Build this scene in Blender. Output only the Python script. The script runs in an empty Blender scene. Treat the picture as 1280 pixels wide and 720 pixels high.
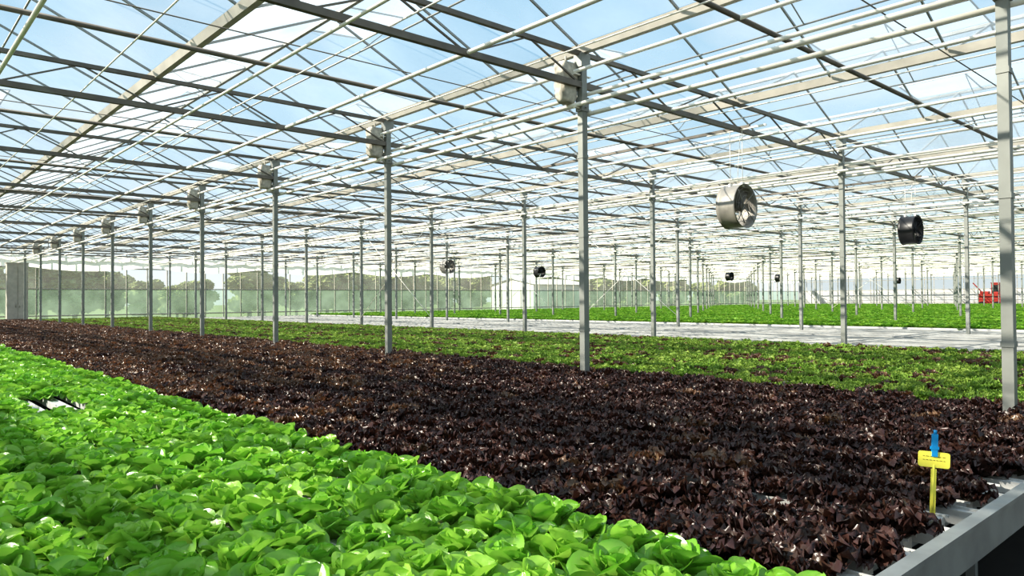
import bpy, math, random
import numpy as np
from mathutils import Vector, Matrix
random.seed(3); rng=np.random.default_rng(7)
sc=bpy.context.scene
sc.view_settings.view_transform='Standard'
try: sc.view_settings.look='Medium High Contrast'
except Exception as ex:
    print('look',ex)
S=5.0; P=8.2; X1=7.5; Y0=1.83; G=4.1
YB=-8.17; YE=56.83; XL=X1-4*G; XR=X1+26*G   # -8.9 .. 114.1
ZG=5.2; ZR=6.15; PT=0.85

# ---------------------------------------------------------------- materials
def mat(name,col,rough=0.6,metal=0.0,var=0.12,scale=6.0,col2=None,bump=0.0,spec=0.4):
    m=bpy.data.materials.new(name); m.use_nodes=True; nt=m.node_tree; b=nt.nodes['Principled BSDF']
    tc=nt.nodes.new('ShaderNodeTexCoord'); n=nt.nodes.new('ShaderNodeTexNoise'); n.inputs['Scale'].default_value=scale
    n.inputs['Detail'].default_value=4
    nt.links.new(tc.outputs['Object'],n.inputs['Vector'])
    r=nt.nodes.new('ShaderNodeValToRGB')
    c2=col2 if col2 else tuple(c*(1-var*2) for c in col)
    r.color_ramp.elements[0].color=(*c2,1); r.color_ramp.elements[1].color=(*col,1)
    r.color_ramp.elements[0].position=.3; r.color_ramp.elements[1].position=.65
    nt.links.new(n.outputs['Fac'],r.inputs['Fac']); nt.links.new(r.outputs['Color'],b.inputs['Base Color'])
    b.inputs['Roughness'].default_value=rough; b.inputs['Metallic'].default_value=metal
    b.inputs['Specular IOR Level'].default_value=spec
    if bump:
        bp=nt.nodes.new('ShaderNodeBump'); bp.inputs['Strength'].default_value=bump; bp.inputs['Distance'].default_value=.02
        nt.links.new(n.outputs['Fac'],bp.inputs['Height']); nt.links.new(bp.outputs['Normal'],b.inputs['Normal'])
    return m
def glass(name,col,haze,scale=.6,var=.1,tint=.1):
    m=bpy.data.materials.new(name); m.use_nodes=True; nt=m.node_tree; nt.nodes.clear()
    o=nt.nodes.new('ShaderNodeOutputMaterial'); mx=nt.nodes.new('ShaderNodeMixShader')
    t=nt.nodes.new('ShaderNodeBsdfTransparent'); t.inputs['Color'].default_value=(*[min(1,(1-tint)+tint*c) for c in col],1)
    d=nt.nodes.new('ShaderNodeBsdfTranslucent'); d.inputs['Color'].default_value=(*col,1)
    tc=nt.nodes.new('ShaderNodeTexCoord'); n=nt.nodes.new('ShaderNodeTexNoise'); n.inputs['Scale'].default_value=scale; n.inputs['Detail'].default_value=5
    nt.links.new(tc.outputs['Object'],n.inputs['Vector'])
    mr=nt.nodes.new('ShaderNodeMapRange'); mr.inputs['From Min'].default_value=.3; mr.inputs['From Max'].default_value=.7
    mr.inputs['To Min'].default_value=max(0,haze-var); mr.inputs['To Max'].default_value=haze+var
    nt.links.new(n.outputs['Fac'],mr.inputs['Value']); nt.links.new(mr.outputs['Result'],mx.inputs['Fac'])
    nt.links.new(t.outputs[0],mx.inputs[1]); nt.links.new(d.outputs[0],mx.inputs[2])
    nt.links.new(mx.outputs[0],o.inputs['Surface'])
    return m
def leafmat(name,base,tip,alt,trans=.35,rough=.45,spec=.35,bscale=40,tc_=None):
    m=bpy.data.materials.new(name); m.use_nodes=True; nt=m.node_tree; b=nt.nodes['Principled BSDF']; o=nt.nodes['Material Output']
    a=nt.nodes.new('ShaderNodeAttribute'); a.attribute_name='leafu'
    oi=nt.nodes.new('ShaderNodeObjectInfo')
    tc=nt.nodes.new('ShaderNodeTexCoord'); n=nt.nodes.new('ShaderNodeTexNoise'); n.inputs['Scale'].default_value=bscale
    nt.links.new(tc.outputs['Object'],n.inputs['Vector'])
    m1=nt.nodes.new('ShaderNodeMix'); m1.data_type='RGBA'; m1.inputs[6].default_value=(*base,1); m1.inputs[7].default_value=(*tip,1)
    nt.links.new(a.outputs['Fac'],m1.inputs[0])
    m2=nt.nodes.new('ShaderNodeMix'); m2.data_type='RGBA'; m2.inputs[7].default_value=(*alt,1)
    mm=nt.nodes.new('ShaderNodeMath'); mm.operation='MULTIPLY'
    m3=nt.nodes.new('ShaderNodeMath'); m3.operation='MULTIPLY'; m3.inputs[1].default_value=1.7; m3.use_clamp=True
    nt.links.new(oi.outputs['Random'],mm.inputs[0]); nt.links.new(n.outputs['Fac'],mm.inputs[1]); nt.links.new(mm.outputs[0],m3.inputs[0])
    nt.links.new(m3.outputs[0],m2.inputs[0]); nt.links.new(m1.outputs[2],m2.inputs[6])
    nt.links.new(m2.outputs[2],b.inputs['Base Color'])
    b.inputs['Roughness'].default_value=rough; b.inputs['Specular IOR Level'].default_value=spec
    bp=nt.nodes.new('ShaderNodeBump'); bp.inputs['Strength'].default_value=.35; bp.inputs['Distance'].default_value=.008
    nt.links.new(n.outputs['Fac'],bp.inputs['Height']); nt.links.new(bp.outputs['Normal'],b.inputs['Normal'])
    tr=nt.nodes.new('ShaderNodeBsdfTranslucent')
    if tc_: tr.inputs['Color'].default_value=(*tc_,1)
    else: nt.links.new(m2.outputs[2],tr.inputs['Color'])
    mx=nt.nodes.new('ShaderNodeMixShader'); mx.inputs[0].default_value=trans
    nt.links.new(b.outputs[0],mx.inputs[1]); nt.links.new(tr.outputs[0],mx.inputs[2]); nt.links.new(mx.outputs[0],o.inputs['Surface'])
    return m
M_post=mat('galvanised_steel',(.27,.28,.26),.5,.3,.10,3)
M_truss=mat('truss_steel',(.19,.17,.145),.55,.2,.15,4)
M_alu=mat('aluminium_bar',(.38,.38,.36),.5,.2,.1,4)
M_gut=mat('gutter_steel',(.50,.47,.41),.5,.1,.12,3)
M_pipe=mat('painted_pipe',(.92,.88,.80),.4,0,.06,3)
M_glass=glass('roof_glass',(.92,.97,1.0),.27,.5,.13)
M_wglass=glass('wall_glass',(.95,.95,.90),.12,.4,.04,.3)
M_green=glass('green_screen',(.48,.62,.50),.30,.8,.1,.5)
M_white=mat('white_plastic',(.62,.62,.60),.45,0,.15,5)
M_cloth=mat('screen_cloth',(.60,.56,.48),.9,0,.2,12,bump=.6)
M_roll=mat('white_screen',(.6,.6,.58),.9,0,.06,3)
M_scr=glass('white_screen_cloth',(1,1,.98),.9,1.5,.08)
M_floor=mat('floor_concrete',(.16,.15,.14),.9,0,.2,2,bump=.2)
M_dark=mat('bench_void_dark',(.02,.018,.016),.95,0,.2,3)  # near-black, paints in the dark void below the growing gutters
M_bench=mat('bench_white_film',(.38,.38,.36),.5,0,.3,1.5)
M_gutg=mat('bench_gutter_grey',(.46,.46,.44),.5,0,.25,1.5)
M_rail=mat('bench_rail_metal',(.30,.31,.30),.4,.4,.15,5)
M_grass=mat('outside_grass',(.18,.22,.07),.95,0,.2,.5)
M_trunk=mat('bark',(.12,.08,.05),.9,0,.2,5)
M_tree=mat('tree_foliage',(.27,.31,.11),.9,0,.3,1.6,col2=(.10,.14,.04),bump=.5)
M_yel=mat('yellow_label',(.95,.85,.12),.5,0,.05,8)
M_ink=mat('label_ink',(.25,.2,.05),.7)
M_blue=mat('blue_clip',(.01,.30,.65),.4)
M_fan1=mat('fan_grey',(.33,.31,.28),.5,.2,.15,6)
M_black=mat('fan_black',(.02,.02,.022),.4)
M_red=mat('machine_red',(.4,.04,.03),.4)
M_rub=mat('rubber',(.02,.02,.02),.8)

# ---------------------------------------------------------------- mesh builder
class MB:
    def __init__(s): s.v=[];s.f=[];s.mi=[];s.sm=[]
    def quadbox(s,c,mi=0):
        b=len(s.v); s.v+= [tuple(p) for p in c]
        for f in ((0,1,2,3),(7,6,5,4),(0,4,5,1),(1,5,6,2),(2,6,7,3),(3,7,4,0)):
            s.f.append([b+i for i in f]); s.mi.append(mi); s.sm.append(False)
    def box(s,x0,x1,y0,y1,z0,z1,mi=0):
        s.quadbox([(x0,y0,z0),(x0,y1,z0),(x1,y1,z0),(x1,y0,z0),(x0,y0,z1),(x0,y1,z1),(x1,y1,z1),(x1,y0,z1)],mi)
    def beam(s,a,b,w,h,mi=0):
        a=Vector(a);b=Vector(b);d=(b-a).normalized(); up=Vector((0,0,1))
        if abs(d.z)>.98: up=Vector((0,1,0))
        r=d.cross(up).normalized()*w/2; u=r.cross(d).normalized()*h/2
        s.quadbox([a-r-u,a-r+u,a+r+u,a+r-u,b-r-u,b-r+u,b+r+u,b+r-u],mi)
    def tube(s,a,b,r,n=6,mi=0,r2=None,cap=True):
        a=Vector(a);b=Vector(b);d=(b-a).normalized(); up=Vector((0,0,1)) if abs(d.z)<.9 else Vector((1,0,0))
        x=d.cross(up).normalized(); y=d.cross(x); k=len(s.v); r2=r if r2 is None else r2
        for p,q in ((a,r),(b,r2)):
            for i in range(n):
                t=2*math.pi*i/n; s.v.append(tuple(p+x*math.cos(t)*q+y*math.sin(t)*q))
        for i in range(n):
            j=(i+1)%n; s.f.append([k+i,k+j,k+n+j,k+n+i]); s.mi.append(mi); s.sm.append(True)
        if cap:
            s.f.append([k+i for i in range(n)][::-1]); s.f.append([k+n+i for i in range(n)]); s.mi+=[mi,mi]; s.sm+=[False,False]
    def face(s,pts,mi=0):
        k=len(s.v); s.v+=[tuple(p) for p in pts]; s.f.append(list(range(k,k+len(pts)))); s.mi.append(mi); s.sm.append(False)
    def mesh(s,name,mats):
        me=bpy.data.meshes.new(name); me.from_pydata(s.v,[],s.f)
        for m in mats: me.materials.append(m)
        me.polygons.foreach_set('material_index',s.mi); me.polygons.foreach_set('use_smooth',s.sm); me.update(); return me
    def obj(s,name,mats,parent=None,loc=(0,0,0)):
        o=bpy.data.objects.new(name,s.mesh(name,mats)); o.location=loc; sc.collection.objects.link(o)
        if parent: o.parent=parent
        return o
gx=[X1+G*k for k in range(-4,27)]
px=[X1+P*k for k in range(-1,13)]
ty=[Y0+S*n for n in range(-1,11)]

# ---------------------------------------------------------------- ground
m=MB(); m.box(XL,XR,YB,YE,-.1,0); m.obj('floor',[M_floor])
m=MB(); m.box(-200,500,-150,400,-.3,-.11); m.obj('outside_lawn',[M_grass])

# ---------------------------------------------------------------- posts
m=MB()
m.box(-.05,.05,-.045,.045,0,ZG-.06)
m.box(-.12,.12,-.12,.12,0,.03); m.box(-.09,.09,-.075,.075,ZG-.24,ZG-.05)
m.box(-.07,.07,-.06,.06,ZG-.85,ZG-.65)
for z in (1.3,2.6,3.7): m.box(-.057,.057,-.052,.052,z,z+.05)
for z in (ZG-.8,ZG-.7):
    m.tube((0,-.085,z),(0,.085,z),.012)
me=m.mesh('support_post',[M_post])
for x in px:
    for y in ty:
        o=bpy.data.objects.new('support_post',me); o.location=(x,y,0); sc.collection.objects.link(o)

# ---------------------------------------------------------------- trusses
m=MB(); zl=4.72; zt=5.16
for y in ty+[YB+.2,YE-.2]:
    m.beam((XL+.1,y,zl),(XR-.1,y,zl),.07,.08); m.beam((XL+.1,y,zt),(XR-.1,y,zt),.06,.06)
    for x in [px[0]-P]+px:
        n=8; st=P/n
        for i in range(n):
            a=x+i*st
            if i%2==0: m.beam((a,y,zl),(a+st,y,zt),.022,.022)
            else: m.beam((a,y,zt),(a+st,y,zl),.022,.022)
for y in ty[:-1]:
    m.tube((XL+.1,y+S/2,4.9),(XR-.1,y+S/2,4.9),.032,6)
    m.tube((XL+.1,y+S/2-1.25,4.78),(XR-.1,y+S/2-1.25,4.78),.008,5)
m.obj('roof_trusses',[M_truss])
# ---------------------------------------------------------------- gutters & ridges & bars
m=MB()
for x in gx:
    w=.07
    prof=[(-w,ZG+.08),(-w*.6,ZG-.04),(w*.6,ZG-.04),(w,ZG+.08)]
    b=len(m.v)
    for y in (YB,YE):
        for p in prof: m.v.append((x+p[0],y,p[1]))
    for i in range(3): m.f.append([b+i,b+i+1,b+5+i,b+4+i]); m.mi.append(0); m.sm.append(False)
    m.f.append([b,b+4,b+7,b+3]); m.mi.append(0); m.sm.append(False)
m.obj('rain_gutters',[M_gut])
m=MB()
for k_,x in enumerate(gx[:-1]):
    r=x+G/2
    m.beam((r,YB,ZR),(r,YE,ZR),.06,.05)
    y=YB
    while y<=YE+.01:
        m.beam((x+.09,y,ZG+.06),(r,y,ZR),.024,.032); m.beam((r,y,ZR),(x+G-.09,y,ZG+.06),.024,.032); y+=5/3
    # ridge vents, opened
    for i,y in enumerate(np.arange(YB+1.67,YE-3,5.0)):
        s=1 if (i%2) else -1
        e=(r+s*1.05,ZR+.12)
        for yy in (y,y+1.25,y+2.5):
            m.beam((r,yy,ZR+.03),(e[0],yy,e[1]),.02,.02)
        m.beam((e[0],y,e[1]),(e[0],y+2.5,e[1]),.025,.025)
        m.beam((e[0],y+1.25,e[1]),(r+.25,y+1.25,ZG+.35),.014,.014)
    m.tube((r+.25,YB+.1,ZG+.35),(r+.25,YE-.1,ZG+.35),.014,5)
    if k_%2==0:
      for y in np.arange(Y0-S,YE-5,15.0):
        m.beam((x+.1,y,ZG+.05),(r,y+S,ZR-.04),.02,.02); m.beam((r,y,ZR-.04),(x+.1,y+S,ZG+.05),.02,.02)
m.obj('roof_glazing_bars',[M_alu])
m=MB()
for x in gx[:-1]:
    r=x+G/2
    m.face([(x+.07,YB,ZG+.09),(x+.07,YE,ZG+.09),(r,YE,ZR+.03),(r,YB,ZR+.03)])
    m.face([(r,YB,ZR+.03),(r,YE,ZR+.03),(x+G-.07,YE,ZG+.09),(x+G-.07,YB,ZG+.09)])
    for i,y in enumerate(np.arange(YB+1.67,YE-3,5.0)):
        s=1 if (i%2) else -1
        m.face([(r,y,ZR+.05),(r+s*1.05,y,ZR+.14),(r+s*1.05,y+2.5,ZR+.14),(r,y+2.5,ZR+.05)])
m.obj('ceiling_glass_roof',[M_glass])
# ---------------------------------------------------------------- pipes
m=MB()
ya,yb=YB+.1,YE-.1
for x in px:
    for dx,z,r in ((-.12,4.9,.028),(.12,4.62,.028),(-.12,4.43,.032),(.12,4.34,.032)):
        m.tube((x+dx,ya,z),(x+dx,yb,z),r,8)
    for y in ty:
        m.box(x-.16,x+.16,y-.02,y+.02,4.385,4.4); m.box(x-.16,x+.16,y-.02,y+.02,4.85,4.865)
for x in gx[:-1]:
    for dx,z,r in ((2.05,4.72,.028),(1.0,4.8,.010),(3.1,4.8,.010),(.35,4.62,.020)):
        m.tube((x+dx,ya,z),(x+dx,yb,z),r,6)
m.obj('heating_pipes',[M_pipe])
m=MB()
for (x,n) in ((X1+P,4),(X1+2*P,3),(X1+3*P,6),(X1+5*P,3)):
    y=Y0+n*S
    m.tube((x+.07,y,1.0),(x+.07,y+S,4.6),.012,5); m.tube((x-.07,y+S,1.0),(x-.07,y,4.6),.012,5)
m.obj('cross_bracing_rods',[M_pipe])

def bundle():
    bm=MB(); nu,nv=16,18
    for i in range(nu+1):
        z=-.30+.56*i/nu
        for j in range(nv):
            t=2*math.pi*j/nv
            rx=.15+.018*math.sin(9*t+i*.3)+random.uniform(-.01,.01); ry=.10+.015*math.cos(7*t+.5*i)
            sx=abs(math.cos(t))**.4*math.copysign(1,math.cos(t)); sy=abs(math.sin(t))**.4*math.copysign(1,math.sin(t))
            q=1-.2*(abs(z)/.28)**6
            bm.v.append((rx*sx*q,ry*sy*q,z))
    for i in range(nu):
        for j in range(nv):
            jj=(j+1)%nv; bm.f.append([i*nv+j,i*nv+jj,(i+1)*nv+jj,(i+1)*nv+j]); bm.mi.append(0); bm.sm.append(True)
    bm.f.append(list(range(nv))[::-1]); bm.f.append([nu*nv+j for j in range(nv)]); bm.mi+=[0,0]; bm.sm+=[False,False]
    bm.tube((0,0,.25),(0,0,.36),.015)
    return bm
for n in range(0,10):
    bundle().obj('folded_screen_bundle',[M_cloth],loc=(X1-.20,Y0+n*S+.12,4.76))

# ---------------------------------------------------------------- walls
def wall_y(name,y,xs):
    m=MB(); x0,x1=xs[0],xs[-1]
    m.box(x0,x1,y-.08,y+.08,0,.25,1)
    for z in (.9,2.7,4.15,ZG): m.beam((x0,y,z),(x1,y,z),.06,.07,1)
    x=x0
    while x<=x1+.01:
        m.beam((x,y,0),(x,y,ZG),.06,.07,1); x+=G/3
    for a in xs[:-1]:
        m.beam((a,y,ZG),(a+G/2,y,ZR),.05,.05,1); m.beam((a+G/2,y,ZR),(a+G,y,ZG),.05,.05,1); m.beam((a+G/2,y,ZG),(a+G/2,y,ZR),.04,.04,1)
        m.face([(a,y,ZG),(a+G,y,ZG),(a+G/2,y,ZR)],0)
        m.face([(a,y,.25),(a+G,y,.25),(a+G,y,2.7),(a,y,2.7)],2)
        m.face([(a,y,2.7),(a+G,y,2.7),(a+G,y,ZG),(a,y,ZG)],0)
    return m.obj(name,[M_wglass,M_gut,M_green])
wall_y('wall_far',YE+.15,gx)
wall_y('wall_back',YB-.15,gx)
def wall_x(name,x):
    m=MB(); y0,y1=YB,YE
    m.box(x-.08,x+.08,y0,y1,0,.25,1)
    for z in (.9,2.7,4.15,ZG): m.beam((x,y0,z),(x,y1,z),.06,.07,1)
    y=y0
    while y<=y1+.01: m.beam((x,y,0),(x,y,ZG),.06,.07,1); y+=1.25
    m.face([(x,y0,.25),(x,y1,.25),(x,y1,2.7),(x,y0,2.7)],2 if x<0 else 3); m.face([(x,y0,2.7),(x,y1,2.7),(x,y1,ZG),(x,y0,ZG)],0)
    return m.obj(name,[M_wglass,M_gut,M_wglass,M_roll])
wall_x('wall_left',XL-.15); wall_x('wall_right',XR+.15)
m=MB(); step=.41; xx=np.arange(XL+.2,XR-.6,step)
def sag(x):
    t=((x-X1)%(2*G))/(2*G); return 4.25-.35*math.sin(math.pi*t)
for a in xx:
    b=a+step; y=YE-.5
    y1=y+.06*math.sin(a*4); y2=y+.06*math.sin(b*4)
    m.face([(a,y1,sag(a)),(b,y2,sag(b)),(b,y2,5.0),(a,y1,5.0)])
m.obj('hanging_white_screen',[M_scr])
m=MB(); m.box(-.55,.55,-.3,.3,0,4.25); m.box(-.6,.6,-.33,.33,4.25,4.3); m.box(-.5,-.03,-.33,-.3,.3,4.1); m.box(.03,.5,-.33,-.3,.3,4.1)
for sx in (-.1,.1): m.tube((sx,-.36,1.5),(sx,-.36,1.8),.02)
m.obj('service_cabinet',[M_gut],loc=(7.5,54.8,0))

# ---------------------------------------------------------------- growing gutters / benches
def bench(name,x0,x1,y0,y1,sp,zt=.66):
    m=MB(); x=x0+sp/2; k=0
    while x<x1:
        ys=y0+(.0 if k%2 else .12); k+=1
        m.box(x-.05,x+.05,ys,y1,zt-.06,zt,0); m.box(x-.05,x-.04,ys-.02,y1,zt,zt+.012,0); m.box(x+.04,x+.05,ys-.02,y1,zt,zt+.012,0)
        x+=sp
    for y in [y0+.25]+[yy+.4 for yy in ty if y0+1<yy+.4<y1]:
        m.beam((x0,y,zt-.10),(x1,y,zt-.10),.06,.08,1)
        x=x0+.3
        while x<x1:
            m.beam((x,y,0),(x,y,zt-.13),.05,.05,1); x+=2.0
    m.box(x0,x1,y0+.1,y1,.02,.05,2)  # near-black sheet painted in as the dark void under the gutters
    return m.obj(name,[M_white,M_rail,M_dark])
SPG,SPB,SPM=.25,.215,.235
bench('growing_gutters',-1.5,2.52,.95,55.5,SPG)
bench('growing_gutters',2.55,7.95,1.14,54,SPB)
bench('growing_gutters',8.0,15.5,1.14,54,SPM)
m=MB()
m.beam((2.2,1.0,.71),(15.5,1.0,.71),.04,.15); m.beam((2.2,1.0,.79),(15.5,1.0,.79),.06,.02)
x=2.5
while x<15.5: m.beam((x,1.0,0),(x,1.0,.635),.06,.06); m.box(x-.08,x+.08,.92,1.08,0,.02); x+=2.0
m.obj('bench_end_rail',[M_rail])
m=MB()
for (a,b) in ((16.1,20.8),(21.3,26.5)):
    m.box(a,b,1.3,54,.56,.6,0)
    x=a+.1
    while x<b: m.box(x-.04,x+.04,1.3,54,.6,.64,2); x+=.3
    for y in ty[1:]:
        for xx_ in (a+.3,(a+b)/2,b-.3): m.beam((xx_,y+.5,0),(xx_,y+.5,.56),.06,.06,1)
m.obj('empty_white_bench',[M_bench,M_rail,M_gutg])
m=MB(); m.box(26.9,104,1.3,54,.0,.6,0); m.box(26.85,26.9,1.3,54,.45,.68,1); m.obj('far_growing_bench',[M_dark,M_white])

# ---------------------------------------------------------------- lettuce
def leaf(mb,u_,L,W,e0,e1,cup,ruf,fr,yaw,r0,z0,nu=8,nv=7,lobed=0,rv=0.):
    ph=random.uniform(0,6.28); r=r0; z=z0
    c,s=math.cos(yaw),math.sin(yaw); k=len(mb.v); du=1/nu
    tw=random.uniform(-.2,.2)
    for i in range(nu+1):
        u=i/nu
        e=e0+(e1-e0)*u**1.3
        if i: r+=L*du*math.cos(e); z+=L*du*math.sin(e)
        if u>.55: w=W*math.sqrt(max(0,1-((u-.55)/.46)**2))
        else:
            q=u/.55; w=W*(.25+.75*q*(2-q))
        w*=1+lobed*.3*math.sin(u*22+ph)
        nr,nz=-math.sin(e),math.cos(e)
        for j in range(nv):
            v=-1+2*j/(nv-1)
            off=cup*w*v*v+ruf*u*(abs(v)**1.5+.25*u)*math.sin(fr*v*3+fr*u*4*(1 if v>0 else -1.0)+ph)-.006*math.exp(-v*v*30)+tw*v*w
            t=v*w*(1-.12*v*v*abs(cup))
            R=r+nr*off+ruf*.4*u*abs(v)*math.cos(fr*5*u+ph+v*4); Z=z+nz*off
            mb.v.append((R*c-t*s,R*s+t*c,Z)); u_.append(min(1,u*(.75+.35*abs(v))))
    for i in range(nu):
        for j in range(nv-1):
            a=k+i*nv+j; mb.f.append([a,a+1,a+nv+1,a+nv]); mb.mi.append(0); mb.sm.append(True)
def finish(mb,us,name,mt):
    me=mb.mesh(name,[mt]); at=me.attributes.new('leafu','FLOAT','POINT'); at.data.foreach_set('value',us)
    return bpy.data.objects.new(name,me)
def butter(name,mt,hi=True):
    mb=MB(); us=[]; R=random.uniform
    nu,nv=(13,11) if hi else (4,4)
    yaw=R(0,6)
    spec=[(6,.155,.070,.85,-.65),(5,.160,.070,1.2,.0),(5,.145,.066,1.45,.7),(4,.125,.060,1.55,1.3),(3,.10,.05,1.6,2.2)]
    if not hi: spec=[(6,.165,.09,.75,-.3),(6,.15,.085,1.1,.2),(5,.12,.06,1.4,1.4)]
    for cnt,L,W,e0,e1 in spec:
        for i in range(cnt):
            yaw+=2.39996+R(-.2,.2)
            leaf(mb,us,L*R(.85,1.18),W*R(.85,1.12),e0+R(-.12,.12),e1+R(-.4,.4),R(.3,.8),R(.003,.009),R(1.6,3.2),yaw,.012,0,nu,nv)
    return finish(mb,us,name,mt)
def frilly(name,mt,hi=True,sc_=1.0,lob=.6):
    mb=MB(); us=[]; R=random.uniform; yaw=R(0,6); nu,nv=(10,8) if hi else (4,4)
    spec=[(9,.13,.042,.75,-.1),(8,.125,.040,1.05,.3),(7,.11,.036,1.3,.8),(5,.085,.03,1.5,1.3)]
    if not hi: spec=[(6,.13,.07,.7,-.1),(6,.12,.06,1.1,.5)]
    for cnt,L,W,e0,e1 in spec:
        for i in range(cnt):
            yaw+=2.39996+R(-.3,.3)
            leaf(mb,us,L*sc_*R(.8,1.2),W*sc_*R(.8,1.2),e0+R(-.15,.15),e1+R(-.4,.4),R(.0,.4),R(.014,.026),R(4,6.5),yaw,.01,0,nu,nv,lob)
    return finish(mb,us,name,mt)
ML_g=leafmat('butterhead_leaf',(.46,.64,.17),(.16,.45,.03),(.36,.62,.09),.38,.30,.7,28)
ML_g2=leafmat('green_leaf_far',(.26,.44,.08),(.15,.37,.03),(.30,.48,.06),.4,.5,.3,35)
ML_r=leafmat('red_leaf',(.17,.15,.055),(.115,.052,.036),(.20,.12,.07),.24,.32,.7,60,tc_=(.24,.10,.045))
ML_rshade=leafmat('red_leaf_shaded',(.07,.06,.025),(.040,.017,.017),(.085,.042,.035),.16,.34,.5,60,tc_=(.09,.035,.022))  # dark copy of the red leaf, shade put into its colour
ML_m=leafmat('oak_leaf_green',(.36,.47,.12),(.20,.36,.05),(.36,.47,.10),.4,.45,.4,60)
def coll(name,obs):
    c=bpy.data.collections.new(name)
    for o in obs: c.objects.link(o)
    return c
C_g=coll('butterhead_heads',[butter('butterhead_a%d'%i,ML_g) for i in range(8)])
C_r=coll('red_heads',[frilly('red_head_%d'%i,ML_r) for i in range(4)]+[frilly('red_head_s%d'%i,ML_rshade) for i in range(4)])
C_m=coll('mixed_heads',[frilly('mix_a%d'%i,ML_m,True,1.0) for i in range(4)]+[frilly('mix_r',ML_r)])
C_f=coll('far_heads',[butter('spread_%d'%i,ML_g2,False) for i in range(4)])
def inst(name,pts,rot,scl,idx,col):
    me=bpy.data.meshes.new(name); me.from_pydata(pts,[],[])
    a=me.attributes.new('rotv','FLOAT_VECTOR','POINT'); a.data.foreach_set('vector',np.array(rot).ravel())
    a=me.attributes.new('scl','FLOAT','POINT'); a.data.foreach_set('value',scl)
    a=me.attributes.new('idx','INT','POINT'); a.data.foreach_set('value',idx)
    o=bpy.data.objects.new(name,me); sc.collection.objects.link(o)
    ng=bpy.data.node_groups.new(name+'_gn','GeometryNodeTree')
    ng.interface.new_socket('Geometry',in_out='INPUT',socket_type='NodeSocketGeometry')
    ng.interface.new_socket('Geometry',in_out='OUTPUT',socket_type='NodeSocketGeometry')
    N=ng.nodes; Lk=ng.links; gi=N.new('NodeGroupInput'); go=N.new('NodeGroupOutput')
    ip=N.new('GeometryNodeInstanceOnPoints'); ci=N.new('GeometryNodeCollectionInfo')
    ci.inputs['Collection'].default_value=col; ci.inputs['Separate Children'].default_value=True; ci.inputs['Reset Children'].default_value=True
    def na(t,n):
        x=N.new('GeometryNodeInputNamedAttribute'); x.data_type=t; x.inputs['Name'].default_value=n; return x.outputs['Attribute']
    Lk.new(gi.outputs[0],ip.inputs['Points']); Lk.new(ci.outputs[0],ip.inputs['Instance'])
    ip.inputs['Pick Instance'].default_value=True
    Lk.new(na('INT','idx'),ip.inputs['Instance Index']); Lk.new(na('FLOAT_VECTOR','rotv'),ip.inputs['Rotation']); Lk.new(na('FLOAT','scl'),ip.inputs['Scale'])
    Lk.new(ip.outputs[0],go.inputs[0])
    md=o.modifiers.new('instances','NODES'); md.node_group=ng
    return o
def field(name,x0,x1,y0,y1,sx,sy,col,nvar,s0,s1,z=.66,jit=.02,skip=None,weights=None):
    pts=[];rot=[];scl=[];idx=[]; x=x0+sx/2; r=0
    while x<x1:
        y=y0+(sy/2 if r%2 else 0)
        while y<y1:
            if not((skip and skip(x,y)) or any(abs(x-q)<.13 for q in px) and any(abs(y-w)<.12 for w in ty)):
                pts.append((x+random.uniform(-jit,jit),y+random.uniform(-jit,jit),z))
                rot.append((random.uniform(-.12,.12),random.uniform(-.12,.12),random.uniform(0,6.28)))
                scl.append(random.uniform(s0,s1))
                w_=weights(x,y) if callable(weights) else weights
                idx.append(random.choices(range(nvar),w_)[0] if w_ else random.randrange(nvar))
            y+=sy
        x+=sx; r+=1
    return inst(name,pts,rot,scl,idx,col)
def skipg(x,y):
    if abs(x-1.42)<.27 and abs(y-8.6)<.85: return True
    if abs(x-.45)<.32 and abs(y-2.70)<.25: return True
    return random.random()<.025
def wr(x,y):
    d=max(0,min(1,(11-y+.5*(x-5))/5.0))   # darker leaf copies at the near end, standing in for shade there
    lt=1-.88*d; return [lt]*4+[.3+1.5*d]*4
field('butterhead_lettuce_bed',-1.5,2.52,1.05,55.4,SPG,.25,C_g,8,.80,1.18,skip=skipg)
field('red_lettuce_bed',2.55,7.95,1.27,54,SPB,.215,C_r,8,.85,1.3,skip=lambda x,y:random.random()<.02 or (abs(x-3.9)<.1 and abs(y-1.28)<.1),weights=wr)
field('oak_leaf_lettuce_bed',8.0,15.5,1.30,54,SPM,.235,C_m,5,.8,1.15,weights=[4,4,4,4,4],skip=lambda x,y:random.random()<.05)
field('distant_lettuce_bed',26.95,103.8,1.4,53.9,.34,.34,C_f,4,1.1,1.5,z=.61,jit=.06)

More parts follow.
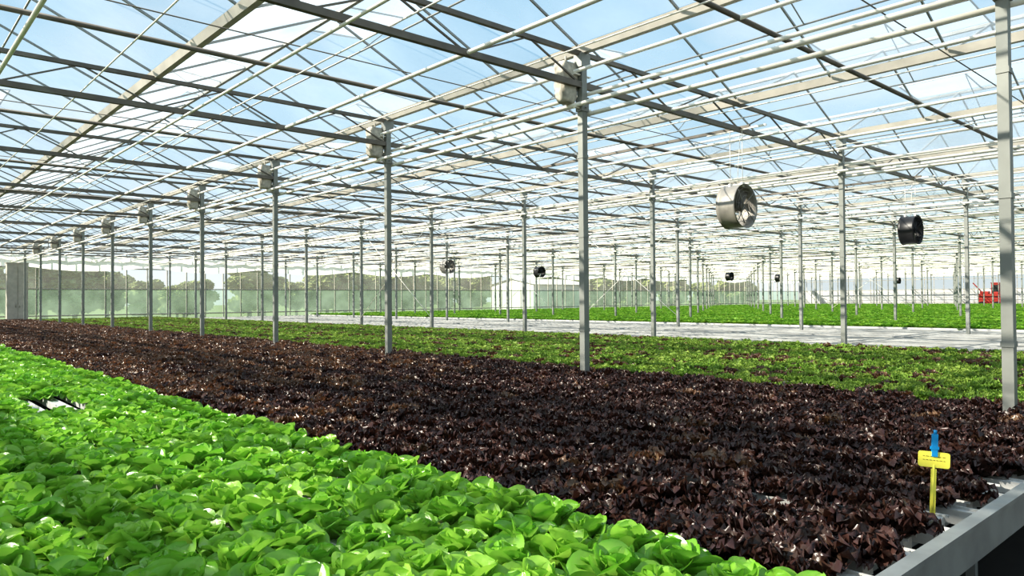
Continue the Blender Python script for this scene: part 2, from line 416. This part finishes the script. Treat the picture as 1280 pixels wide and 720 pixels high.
# ---------------------------------------------------------------- fans
def fan(loc,mt,D=.74,Ld=.36):
    e=bpy.data.objects.new('circulation_fan',None); e.location=loc; sc.collection.objects.link(e)
    m=MB(); R=D/2; n=32
    prof=[(R*1.06,-Ld/2),(R*1.0,-Ld/2+.05),(R*1.0,Ld/2-.05),(R*1.06,Ld/2),(R*1.03,Ld/2),(R*.96,Ld/2-.05),(R*.96,-Ld/2+.05),(R*1.03,-Ld/2)]
    k=len(m.v)
    for (r,y) in prof:
        for i in range(n):
            t=2*math.pi*i/n; m.v.append((r*math.cos(t),y,r*math.sin(t)))
    q=len(prof)
    for a in range(q):
        b=(a+1)%q
        for i in range(n):
            j=(i+1)%n; m.f.append([k+a*n+i,k+a*n+j,k+b*n+j,k+b*n+i]); m.mi.append(0); m.sm.append(True)
    m.obj('duct_ring',[mt],e)
    m=MB()
    m.tube((0,-.1,0),(0,.14,0),.085,16); m.tube((0,-.13,0),(0,-.1,0),.05,16,r2=.085)
    for b in range(6):
        t=2*math.pi*b/6; ct,st=math.cos(t),math.sin(t); pr=[]
        for i in range(6):
            r=.075+(R*.93-.075)*i/5; tw=.9-.5*i/5; w=.06+.035*i/5
            row=[]
            for s_ in (-1,0,1):
                a=s_*w*math.cos(tw); yy=s_*w*math.sin(tw)*.8-.05+(0.012 if s_==0 else 0)
                row.append((r*ct-a*st,yy,r*st+a*ct))
            pr.append(row)
        for i in range(5):
            for j in range(2): m.face([pr[i][j],pr[i][j+1],pr[i+1][j+1],pr[i+1][j]])
    m.obj('rotor',[M_black if mt is M_black else M_truss],e)
    m=MB()
    for y in (-Ld/2-.01,Ld/2+.01):
        for rr in (.3,.5,.7,.88):
            for i in range(24):
                a=2*math.pi*i/24; b=2*math.pi*(i+1)/24
                m.tube((R*rr*math.cos(a),y,R*rr*math.sin(a)),(R*rr*math.cos(b),y,R*rr*math.sin(b)),.003,4,cap=False)
        for i in range(4):
            a=math.pi/4+math.pi/2*i
            m.tube((0,y*.75,0),(R*math.cos(a),y,R*math.sin(a)),.008,5)
    m.obj('guard_grille',[mt],e)
    m=MB(); h=zl-loc[2]
    for y in (-Ld/2+.06,Ld/2-.06):
        m.tube((0,y,R),(0,y,h),.006,5)
        m.box(-.04,.04,y-.02,y+.02,R-.02,R+.05)
    m.beam((0,-Ld/2-.4,h),(0,Ld/2+.4,h),.04,.03)
    m.tube((.02,0,R),(.15,0,h),.005,4)
    m.obj('hanger',[M_pipe],e)
    return e
fan((11.6,6.9,3.36),M_fan1)
fan((19.8,6.9,3.42),M_black,.7)
fan((19.8,26.3,3.25),M_fan1,.6)
for x,y in ((28,28.8),(46,28),(53,28),(74,27)): fan((x,y,3.25),M_black,.58)
m=MB()
for x in (11.6,19.8,28,46,53,74):
    for y0,y1 in ((6.83,6.83+S),(21.83,31.83)):
        m.beam((x,y0-.2,zl+.03),(x,y1,zl+.03),.05,.05)
m.obj('fan_support_beams',[M_truss])

# ---------------------------------------------------------------- label
e=bpy.data.objects.new('plant_label',None); e.location=(3.92,1.29,.66); sc.collection.objects.link(e)
e.rotation_euler=(math.radians(-6),math.radians(4),math.radians(-58))
m=MB(); m.tube((0,0,0),(0,0,.26),.006,6,0); m.box(-.012,.012,-.003,.003,0,.24,0)
bw,bh=.07,.038; z0=.285; k=[]
for cx,cz,a0 in ((bw-.012,bh-.012,0),(-bw+.012,bh-.012,90),(-bw+.012,-bh+.012,180),(bw-.012,-bh+.012,270)):
    for i in range(5):
        t=math.radians(a0+i*22.5); k.append((cx+.012*math.cos(t),cz+.012*math.sin(t)))
for yy,rev in ((-.003,False),(.003,True)):
    m.face([(p[0],yy,z0+p[1]) for p in (k if not rev else k[::-1])])
for i in range(len(k)):
    a=k[i];b=k[(i+1)%len(k)]; m.face([(a[0],-.003,z0+a[1]),(a[0],.003,z0+a[1]),(b[0],.003,z0+b[1]),(b[0],-.003,z0+b[1])])
for r_,zz in enumerate((.014,-.004)):
    x=-.05
    while x<.045:
        w=random.uniform(.006,.014); m.box(x,x+w,-.0045,-.003,z0+zz,z0+zz+.0025,1); x+=w+.006
m.obj('tag',[M_yel,M_ink],e)
m=MB(); m.box(-.012,.014,-.008,.008,.30,.41); m.box(-.017,.019,-.01,.01,.335,.35); m.tube((.002,0,.41),(.002,0,.43),.008,8)
m.obj('clip',[M_blue],e)

# ---------------------------------------------------------------- machine far right
e=bpy.data.objects.new('harvest_machine',None); e.location=(107.2,28,0); sc.collection.objects.link(e)
m=MB(); m.box(-.8,.8,-1.2,1.2,.6,2.0); m.box(-.7,.7,-1.1,-.2,2.0,3.3); m.box(-.75,.75,-1.15,-.15,3.3,3.4); m.box(-.5,.5,.2,1.1,2.0,2.3)
m.beam((0,1.0,2.2),(0,2.0,3.4),.12,.12); m.obj('body',[M_red],e)
m=MB()
for sx in (-.85,.85):
    for sy in (-.8,.8): m.tube((sx-.12,sy,.5),(sx+.12,sy,.5),.5,20)
m.obj('wheels',[M_rub],e)
m=MB(); m.box(-.72,-.7,-1.0,-.3,2.25,3.1); m.box(-.55,.55,-1.12,-1.1,2.25,3.1); m.obj('cab_windows',[M_black],e)

# ---------------------------------------------------------------- outside
def treemesh(i):
    bm=MB(); bm.tube((0,0,-.1),(0,0,2.2),.18,8,1,r2=.1)
    import bmesh
    for b in range(22):
        t=random.uniform(0,6.28); z=random.uniform(1.2,4.8); rr=random.uniform(.2,1.9)*(1-.12*abs(z-2.6)); r=random.uniform(.5,1.0)*(1.1-.1*abs(z-3))
        B=bmesh.new(); bmesh.ops.create_icosphere(B,subdivisions=4,radius=1); k=len(bm.v)
        for v in B.verts:
            p=v.co; d=1+.2*math.sin(p.x*7+b)*math.sin(p.y*8+2*b)*math.cos(p.z*7)+random.uniform(-.2,.2)
            bm.v.append((rr*math.cos(t)+p.x*r*d,rr*math.sin(t)+p.y*r*d,z+p.z*r*d*.85))
        for f in B.faces: bm.f.append([k+v.index for v in f.verts]); bm.mi.append(0); bm.sm.append(False)
        B.free()
        bm.beam((0,0,1.5),(rr*math.cos(t)*.8,rr*math.sin(t)*.8,z),.06,.06,1)
    return bm.mesh('tree',[M_tree,M_trunk])
tm=[treemesh(i) for i in range(4)]
x=-14
while x<150:
    o=bpy.data.objects.new('tree',random.choice(tm)); s=random.uniform(.65,1.2)*1.05
    o.location=(x,YE+random.uniform(22,34),-.1); o.scale=(s*1.3,s*1.3,s); o.rotation_euler=(0,0,random.uniform(0,6)); sc.collection.objects.link(o)
    x+=random.uniform(1.7,3.4)
m=MB(); m.box(-5,5,-4,4,-.1,3.6); m.face([(-5.3,-4.3,3.6),(5.3,-4.3,3.6),(5.3,0,4.4),(-5.3,0,4.4)]); m.face([(-5.3,0,4.4),(5.3,0,4.4),(5.3,4.3,3.6),(-5.3,4.3,3.6)])
m.face([(-5,-4,3.6),(-5,4,3.6),(-5,0,4.3)]); m.face([(5,-4,3.6),(5,4,3.6),(5,0,4.3)])
m.box(-2,2,-4.05,-4,0,3.0,1); m.obj('storage_building',[M_roll,M_post],loc=(67,YE+12,0))

# ---------------------------------------------------------------- light
w=bpy.data.worlds.new('World'); sc.world=w; w.use_nodes=True; nt=w.node_tree; bg=nt.nodes['Background']
tc=nt.nodes.new('ShaderNodeTexCoord'); sx=nt.nodes.new('ShaderNodeSeparateXYZ'); nt.links.new(tc.outputs['Generated'],sx.inputs[0])
r=nt.nodes.new('ShaderNodeValToRGB'); cr=r.color_ramp
cr.elements[0].position=0; cr.elements[0].color=(.82,.90,.94,1); cr.elements[1].position=.75; cr.elements[1].color=(.20,.45,.74,1)
e_=cr.elements.new(.22); e_.color=(.50,.74,.90,1); e_=cr.elements.new(.45); e_.color=(.31,.59,.83,1)
nt.links.new(sx.outputs['Z'],r.inputs['Fac'])
mp=nt.nodes.new('ShaderNodeMapping'); mp.inputs['Scale'].default_value=(1.5,1.5,5); nt.links.new(tc.outputs['Generated'],mp.inputs[0])
n=nt.nodes.new('ShaderNodeTexNoise'); n.inputs['Scale'].default_value=1.6; n.inputs['Detail'].default_value=7; n.inputs['Distortion'].default_value=.6; nt.links.new(mp.outputs[0],n.inputs[0])
cr2=nt.nodes.new('ShaderNodeMapRange'); cr2.inputs['From Min'].default_value=.47; cr2.inputs['From Max'].default_value=.75; cr2.inputs['To Max'].default_value=.8
nt.links.new(n.outputs['Fac'],cr2.inputs['Value'])
mx=nt.nodes.new('ShaderNodeMix'); mx.data_type='RGBA'; mx.inputs[7].default_value=(.9,.94,.96,1)
nt.links.new(cr2.outputs[0],mx.inputs[0]); nt.links.new(r.outputs[0],mx.inputs[6]); nt.links.new(mx.outputs[2],bg.inputs['Color'])
bg.inputs['Strength'].default_value=.82
sl=bpy.data.lights.new('sun','SUN'); sl.energy=9.5; sl.angle=math.radians(.6); sl.color=(1,.93,.80)
so=bpy.data.objects.new('sun',sl); d=Vector((-.66,.50,.52)); so.rotation_euler=d.to_track_quat('Z','Y').to_euler(); so.location=(-20,20,30); sc.collection.objects.link(so)

# ---------------------------------------------------------------- camera
f=910.0; yaw=math.atan2(820,910); pitch=.0157; roll=.008
fw=Vector((math.sin(yaw)*math.cos(pitch),math.cos(yaw)*math.cos(pitch),math.sin(pitch)))
rt=Vector((math.cos(yaw),-math.sin(yaw),0)); up=rt.cross(fw)
u2=up*math.cos(roll)+rt*math.sin(roll); r2=rt*math.cos(roll)-up*math.sin(roll)
cam=bpy.data.cameras.new('camera'); cam.lens=36*f/1280; cam.clip_start=.05; cam.clip_end=1000
co=bpy.data.objects.new('camera',cam)
co.matrix_world=Matrix(((r2.x,u2.x,-fw.x,0),(r2.y,u2.y,-fw.y,0),(r2.z,u2.z,-fw.z,PT+.9),(0,0,0,1)))
sc.collection.objects.link(co); sc.camera=co
